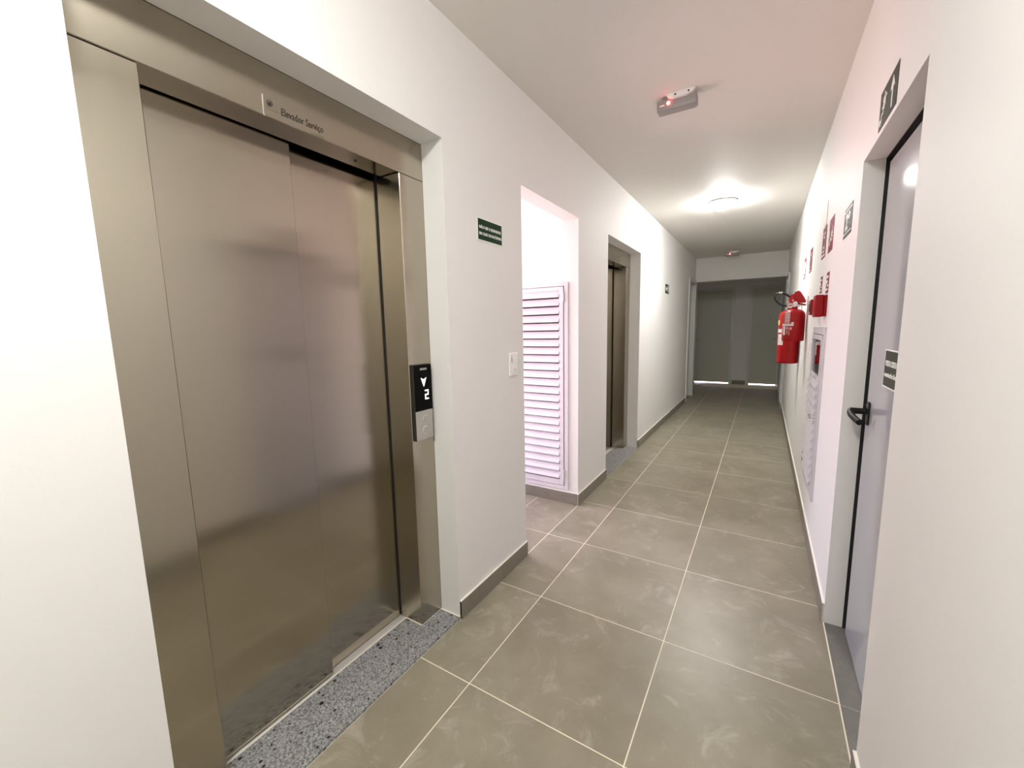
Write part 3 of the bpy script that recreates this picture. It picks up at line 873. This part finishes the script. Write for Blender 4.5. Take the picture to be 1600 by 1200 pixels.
# ------------------------------------------------------------------ hose cabinet
cb = thing('hose_cabinet', 'white fire hose cabinet with louvred lower door and glass window', 'cabinet', (XR, (CB[0] + CB[1]) / 2, CB[2]))
y0, y1, z0, z1 = CB
b = MB()
t = 0.012
b.box(XR - t, XR + 0.006, y0, y0 + 0.024, z0, z1, 0.002).box(XR - t, XR + 0.006, y1 - 0.045, y1, z0, z1, 0.002)
b.box(XR - t, XR + 0.006, y0 + 0.024, y1 - 0.045, z1 - 0.045, z1, 0.002).box(XR - t, XR + 0.006, y0 + 0.024, y1 - 0.045, z0, z0 + 0.045, 0.002)
b.build('cabinet_frame', CABMETAL, cb)
b = MB()
bx = XR + 0.24
b.box(bx, bx + 0.004, y0 + 0.024, y1 - 0.024, z0 + 0.024, z1 - 0.024)
b.box(XR + 0.007, bx, y0 + 0.022, y0 + 0.026, z0 + 0.024, z1 - 0.024).box(XR + 0.007, bx, y1 - 0.026, y1 - 0.022, z0 + 0.024, z1 - 0.024)
b.box(XR + 0.007, bx, y0 + 0.026, y1 - 0.026, z0 + 0.022, z0 + 0.026).box(XR + 0.007, bx, y0 + 0.026, y1 - 0.026, z1 - 0.026, z1 - 0.022)
b.build('cabinet_body', CABMETAL, cb)
dy0, dy1, dz0, dz1 = y0 + 0.028, y1 - 0.049, z0 + 0.049, z1 - 0.049
b = MB()
fx0, fx1 = XR - 0.018, XR - 0.002
b.box(fx0, fx1, dy0, dy0 + 0.018, dz0, dz1, 0.002).box(fx0, fx1, dy1 - 0.035, dy1, dz0, dz1, 0.002)
b.box(fx0, fx1, dy0 + 0.018, dy1 - 0.035, dz1 - 0.030, dz1, 0.002).box(fx0, fx1, dy0 + 0.018, dy1 - 0.035, dz0, dz0 + 0.035, 0.002)
gz = 1.040
b.box(fx0, fx1, dy0 + 0.018, dy1 - 0.035, gz - 0.018, gz, 0.002)
door = b.build('cabinet_door', CABMETAL, cb)
MB().box(XR - 0.008, XR - 0.005, dy0 + 0.0185, dy1 - 0.0355, gz + 0.0005, dz1 - 0.0305).build('glass_pane', GLASS, door)
nb = 12
zb0, zb1 = dz0 + 0.035, gz - 0.018
pt = (zb1 - zb0) / nb
wl_ = dy1 - dy0 - 0.072
for k in range(nb):
    bb = MB(); bm = bb.bm
    prof = [(0.0, pt * 1.02), (-0.004, pt * 1.04), (-0.022, pt * 0.20), (-0.022, pt * 0.13), (-0.019, pt * 0.12), (-0.0015, pt * 0.95)]
    A = [bm.verts.new((XR - 0.004 + d * 1.2, dy0 + 0.019, zb0 + k * pt + z)) for d, z in prof]
    B = [bm.verts.new((XR - 0.004 + d * 1.2, dy1 - 0.036, zb0 + k * pt + z)) for d, z in prof]
    bm.faces.new(A); bm.faces.new(B[::-1])
    for i in range(6): bm.faces.new((A[i], A[(i + 1) % 6], B[(i + 1) % 6], B[i]))
    bb.build('louvre_blade', CABMETAL, door)
for z in (1.185, 0.425):
    b = MB(); b.cyl((XR - 0.020, dy1 + 0.003, z - 0.04), (XR - 0.020, dy1 + 0.003, z + 0.04), 0.007, 10)
    b.box(XR - 0.0195, XR - 0.013, dy1 + 0.003, dy1 + 0.030, z - 0.035, z + 0.035, 0.001)
    b.build('hinge', CHROME, cb, smooth=True)
b = MB(); b.cyl((XR - 0.020, dy0 + 0.018, 0.79), (XR - 0.042, dy0 + 0.018, 0.79), 0.010, 14); b.rotbox((0.010, 0.055, 0.012), Matrix.Translation((XR - 0.043, dy0 + 0.036, 0.800)) @ Matrix.Rotation(0.5, 4, 'X'), 0.002)
b.build('latch', CHROME, door, smooth=True)
# red rolled hose hanging inside, behind the glass
b = MB()
for k in range(7):
    r = 0.05 + k * 0.027
    b.tube([(XR + 0.045, (y0 + y1) / 2 + r * math.cos(2 * PI * i / 24), 1.09 + r * 0.8 * math.sin(2 * PI * i / 24)) for i in range(25)], 0.0145, 8, 1)
tag(b.build('fire_hose', HOSERED, None, smooth=True), 'rolled red fire hose behind the cabinet glass', 'hose')

# ------------------------------------------------------------------ extinguishers
def extinguisher(x, y, zb, hbody, r, label, tall):
    e = thing('fire_extinguisher', label, 'extinguisher', (x, y, zb), 'red extinguishers on the right wall')
    c = (x, y, zb)
    sh = hbody
    prof = [(0, 0.012), (r * 0.80, 0.010), (r * 0.93, 0.0), (r * 0.985, 0.006), (r, 0.020), (r, sh - r * 0.75)]
    for i in range(1, 9):
        a = i / 8 * PI / 2
        prof.append((0.022 + (r - 0.022) * math.cos(a), sh - r * 0.75 + r * 0.70 * math.sin(a)))
    prof += [(0.022, sh + 0.016), (0, sh + 0.016)]
    MB().lathe(prof, c, 40).build('cylinder', RED, e, smooth=True)
    zt = zb + sh + 0.016
    # valve: chrome collar and block
    b = MB(); b.cyl((x, y, zt - 0.004), (x, y, zt + 0.014), 0.021, 16); b.cyl((x, y, zt + 0.014), (x, y, zt + 0.052), 0.0145, 14)
    b.cyl((x, y - 0.034, zt + 0.026), (x, y, zt + 0.026), 0.010, 12); b.cyl((x - 0.040, y, zt + 0.022), (x, y, zt + 0.022), 0.009, 12)
    b.build('valve', CHROME, e, smooth=True)
    b = MB(); b.cyl((x, y - 0.034, zt + 0.026), (x, y - 0.046, zt + 0.026), 0.017, 18); b.build('pressure_gauge', CHROME, e, smooth=True)
    # squeeze levers: lower fixed and upper raised, leaning over the wall side
    b = MB()
    R1 = Matrix.Translation((x + 0.022, y, zt + 0.052)) @ Matrix.Rotation(math.radians(14), 4, 'Y')
    b.rotbox((0.100, 0.026, 0.012), R1 @ Matrix.Translation((0.012, 0, -0.026)), 0.004)
    b.build('carry_handle', RED if not tall else CHROME, e)
    b = MB()
    PL = Matrix(((1, 0, 0, x), (0, 0, -1, y + 0.016), (0, 1, 0, zt), (0, 0, 0, 1)))
    b.prism([(-0.022, 0.040), (0.020, 0.034), (0.068, 0.030), (0.078, 0.040), (0.060, 0.078), (0.034, 0.122), (0.018, 0.132), (-0.006, 0.122), (-0.016, 0.090)], 0.032, PL)
    b.build('squeeze_lever', RED, e)
    b = MB(); b.tube([(x - 0.014, y - 0.018, zt + 0.066), (x - 0.020, y - 0.030, zt + 0.060), (x - 0.018, y - 0.034, zt + 0.045), (x - 0.012, y - 0.026, zt + 0.052), (x - 0.014, y - 0.018, zt + 0.066)], 0.0016, 6)
    b.build('safety_pin', CHROME, e)
    # wall bracket
    b = MB()
    b.box(XR - 0.004, XR, y - 0.016, y + 0.016, zb + sh - 0.20, zt + 0.085, 0.001)
    b.box(x + 0.014, XR - 0.003, y - 0.004, y + 0.004, zt + 0.008, zt + 0.016)
    b.cyl((x + 0.045, y, zt + 0.012), (x + 0.045, y, zt + 0.040), 0.003, 8)
    b.build('wall_bracket', CHROME, e)
    return e, c, zt

def label_patch(e, c, r, a0, a1, z0, z1, material, name='label'):
    return MB().lathe([(r + 0.0006, z0), (r + 0.0012, z0), (r + 0.0012, z1), (r + 0.0006, z1)], c, max(4, int((a1 - a0) * 10)), a0, a1).build(name, material, e, smooth=True)

R_ = math.radians
# nearer, shorter one
e1, c1, zt1 = extinguisher(1.113, 3.15, 1.212, 0.272, 0.080, 'shorter red extinguisher, nearer of the two on the right wall', False)
for a0, a1, za, zb_, mt in ((-140, -112, 0.150, 0.246, LABELFADED), (-141, -111, 0.236, 0.246, LABELWHITE), (-141, -111, 0.196, 0.201, LABELWHITE),
                            (-165, -92, 0.128, 0.146, LABELWHITE), (-150, -136, 0.052, 0.126, LABELWHITE), (-132, -116, 0.100, 0.120, LABELFADED), (-112, -100, 0.095, 0.118, LABELFADED),
                            (-168, -152, 0.060, 0.120, LABELFADED), (-139, -113, 0.216, 0.220, LABELWHITE), (-139, -113, 0.172, 0.176, LABELWHITE), (-146, -141, 0.150, 0.240, LABELFADED), (-104, -92, 0.146, 0.160, LABELWHITE), (-128, -122, 0.060, 0.094, LABELFADED), (-116, -111, 0.052, 0.090, LABELFADED)):
    label_patch(e1, c1, 0.080, R_(a0), R_(a1), za, zb_, mt)
# farther, taller one
e2, c2, zt2 = extinguisher(1.108, 3.76, 0.975, 0.520, 0.090, 'taller red extinguisher with black hose loop, farther of the two', True)
for a0, a1, za, zb_, mt in ((-170, -150, 0.375, 0.420, YELLOW), (-165, -130, 0.300, 0.335, LABELWHITE), (-158, -120, 0.180, 0.285, LABELWHITE), (-156, -124, 0.215, 0.222, LABELFADED), (-156, -124, 0.245, 0.252, LABELFADED), (-156, -124, 0.198, 0.204, LABELFADED)):
    label_patch(e2, c2, 0.090, R_(a0), R_(a1), za, zb_, mt)
b = MB()
x, y = c2[0], c2[1]
b.tube([(x - 0.030, y - 0.002, zt2 + 0.020), (x - 0.085, y, zt2 + 0.040), (x - 0.128, y, zt2 + 0.090), (x - 0.126, y - 0.002, zt2 + 0.130), (x - 0.095, y - 0.004, zt2 + 0.150), (x - 0.050, y - 0.006, zt2 + 0.138), (x - 0.006, y - 0.010, zt2 + 0.102)], 0.0090, 10, 8)
hose = b.build('hose', BLACK, e2, smooth=True)
b = MB(); b.cyl((x - 0.100, y - 0.004, zt2 + 0.1495), (x - 0.072, y - 0.005, zt2 + 0.1480), 0.0100, 12); b.build('hose_ferrule', CHROME, hose, smooth=True)

# ------------------------------------------------------------------ ceiling lamps
def dome_lamp(x, y, label):
    t = thing('ceiling_lamp', label, 'lamp', (x, y, H), 'round dome lamps on the ceiling')
    MB().lathe([(0, 0), (0.128, 0), (0.134, -0.005), (0.134, -0.016), (0.128, -0.020), (0, -0.020)], (x, y, H), 40).build('base_ring', PLASTIC, t, smooth=True)
    prof = [(0.125, -0.0205)]
    for i in range(1, 11):
        a = i / 10 * PI / 2
        prof.append((0.125 * math.cos(a), -0.0205 - 0.064 * math.sin(a)))
    prof[-1] = (0, -0.0845)
    MB().lathe(prof, (x, y, H), 40).build('glass_dome', LAMPGLASS, t, smooth=True)
    return t
dome_lamp(0.475, 3.74, 'lit round dome lamp on the ceiling over the middle of the corridor')
dome_lamp(0.475, -1.12, 'round dome lamp added on the ceiling above the viewer, unseen, to brighten the near walls')  # added lamp, never in view, lights the near walls

# ------------------------------------------------------------------ emergency light blocks
def emergency_light(x, y, rz, label):
    t = thing('emergency_light', label, 'light', (x, y, H), 'emergency lights on the ceiling')
    b = MB(); b.box(x - 0.102, x + 0.102, y - 0.028, y + 0.040, H - 0.072, H - 0.016, 0.008, 2)
    body = b.build('housing', GREYPLASTIC, t, smooth=True)
    # curved mounting bracket on the near side
    T = Matrix(((1, 0, 0, x + 0.020), (0, 0, 1, y - 0.046), (0, 1, 0, H), (0, 0, 0, 1)))
    pts = [(-0.075, 0.0), (-0.070, -0.022), (0.072, -0.016), (0.078, 0.0)]
    pts = [(-0.070, -0.001), (-0.062, -0.016), (-0.040, -0.026), (0.030, -0.028), (0.066, -0.018), (0.074, -0.001)]
    b = MB(); b.prism(pts, 0.018, T); b.build('mount_bracket', PLASTIC, t)
    for dx in (-0.022, 0.045):
        o = MB().cyl((x + 0.020 + dx, y - 0.0462, H - 0.014), (x + 0.020 + dx, y - 0.0485, H - 0.014), 0.0045, 10).build('bracket_hole', BLACK, t)
    b = MB(); b.lathe([(0, -0.009), (0.006, -0.0065), (0.009, 0), (0.006, 0.0065), (0, 0.009)], (x - 0.040, y - 0.030, H - 0.040), 12); b.build('indicator_led', LEDRED, t, smooth=True)
    MB().box(x - 0.085, x - 0.060, y - 0.0296, y - 0.0275, H - 0.050, H - 0.042, 0.0005).build('test_switch', PLASTIC, t)
    MB().box(x - 0.092, x + 0.092, y - 0.020, y + 0.032, H - 0.0735, H - 0.0718, 0.0006).build('led_lens', GREYPLASTIC, t)
    return t
emergency_light(0.430, 1.44, 0.0, 'grey white emergency light block with a red indicator on the near ceiling')
emergency_light(0.372, 7.05, 0.0, 'small emergency light block with red indicator on the ceiling just before the beam')
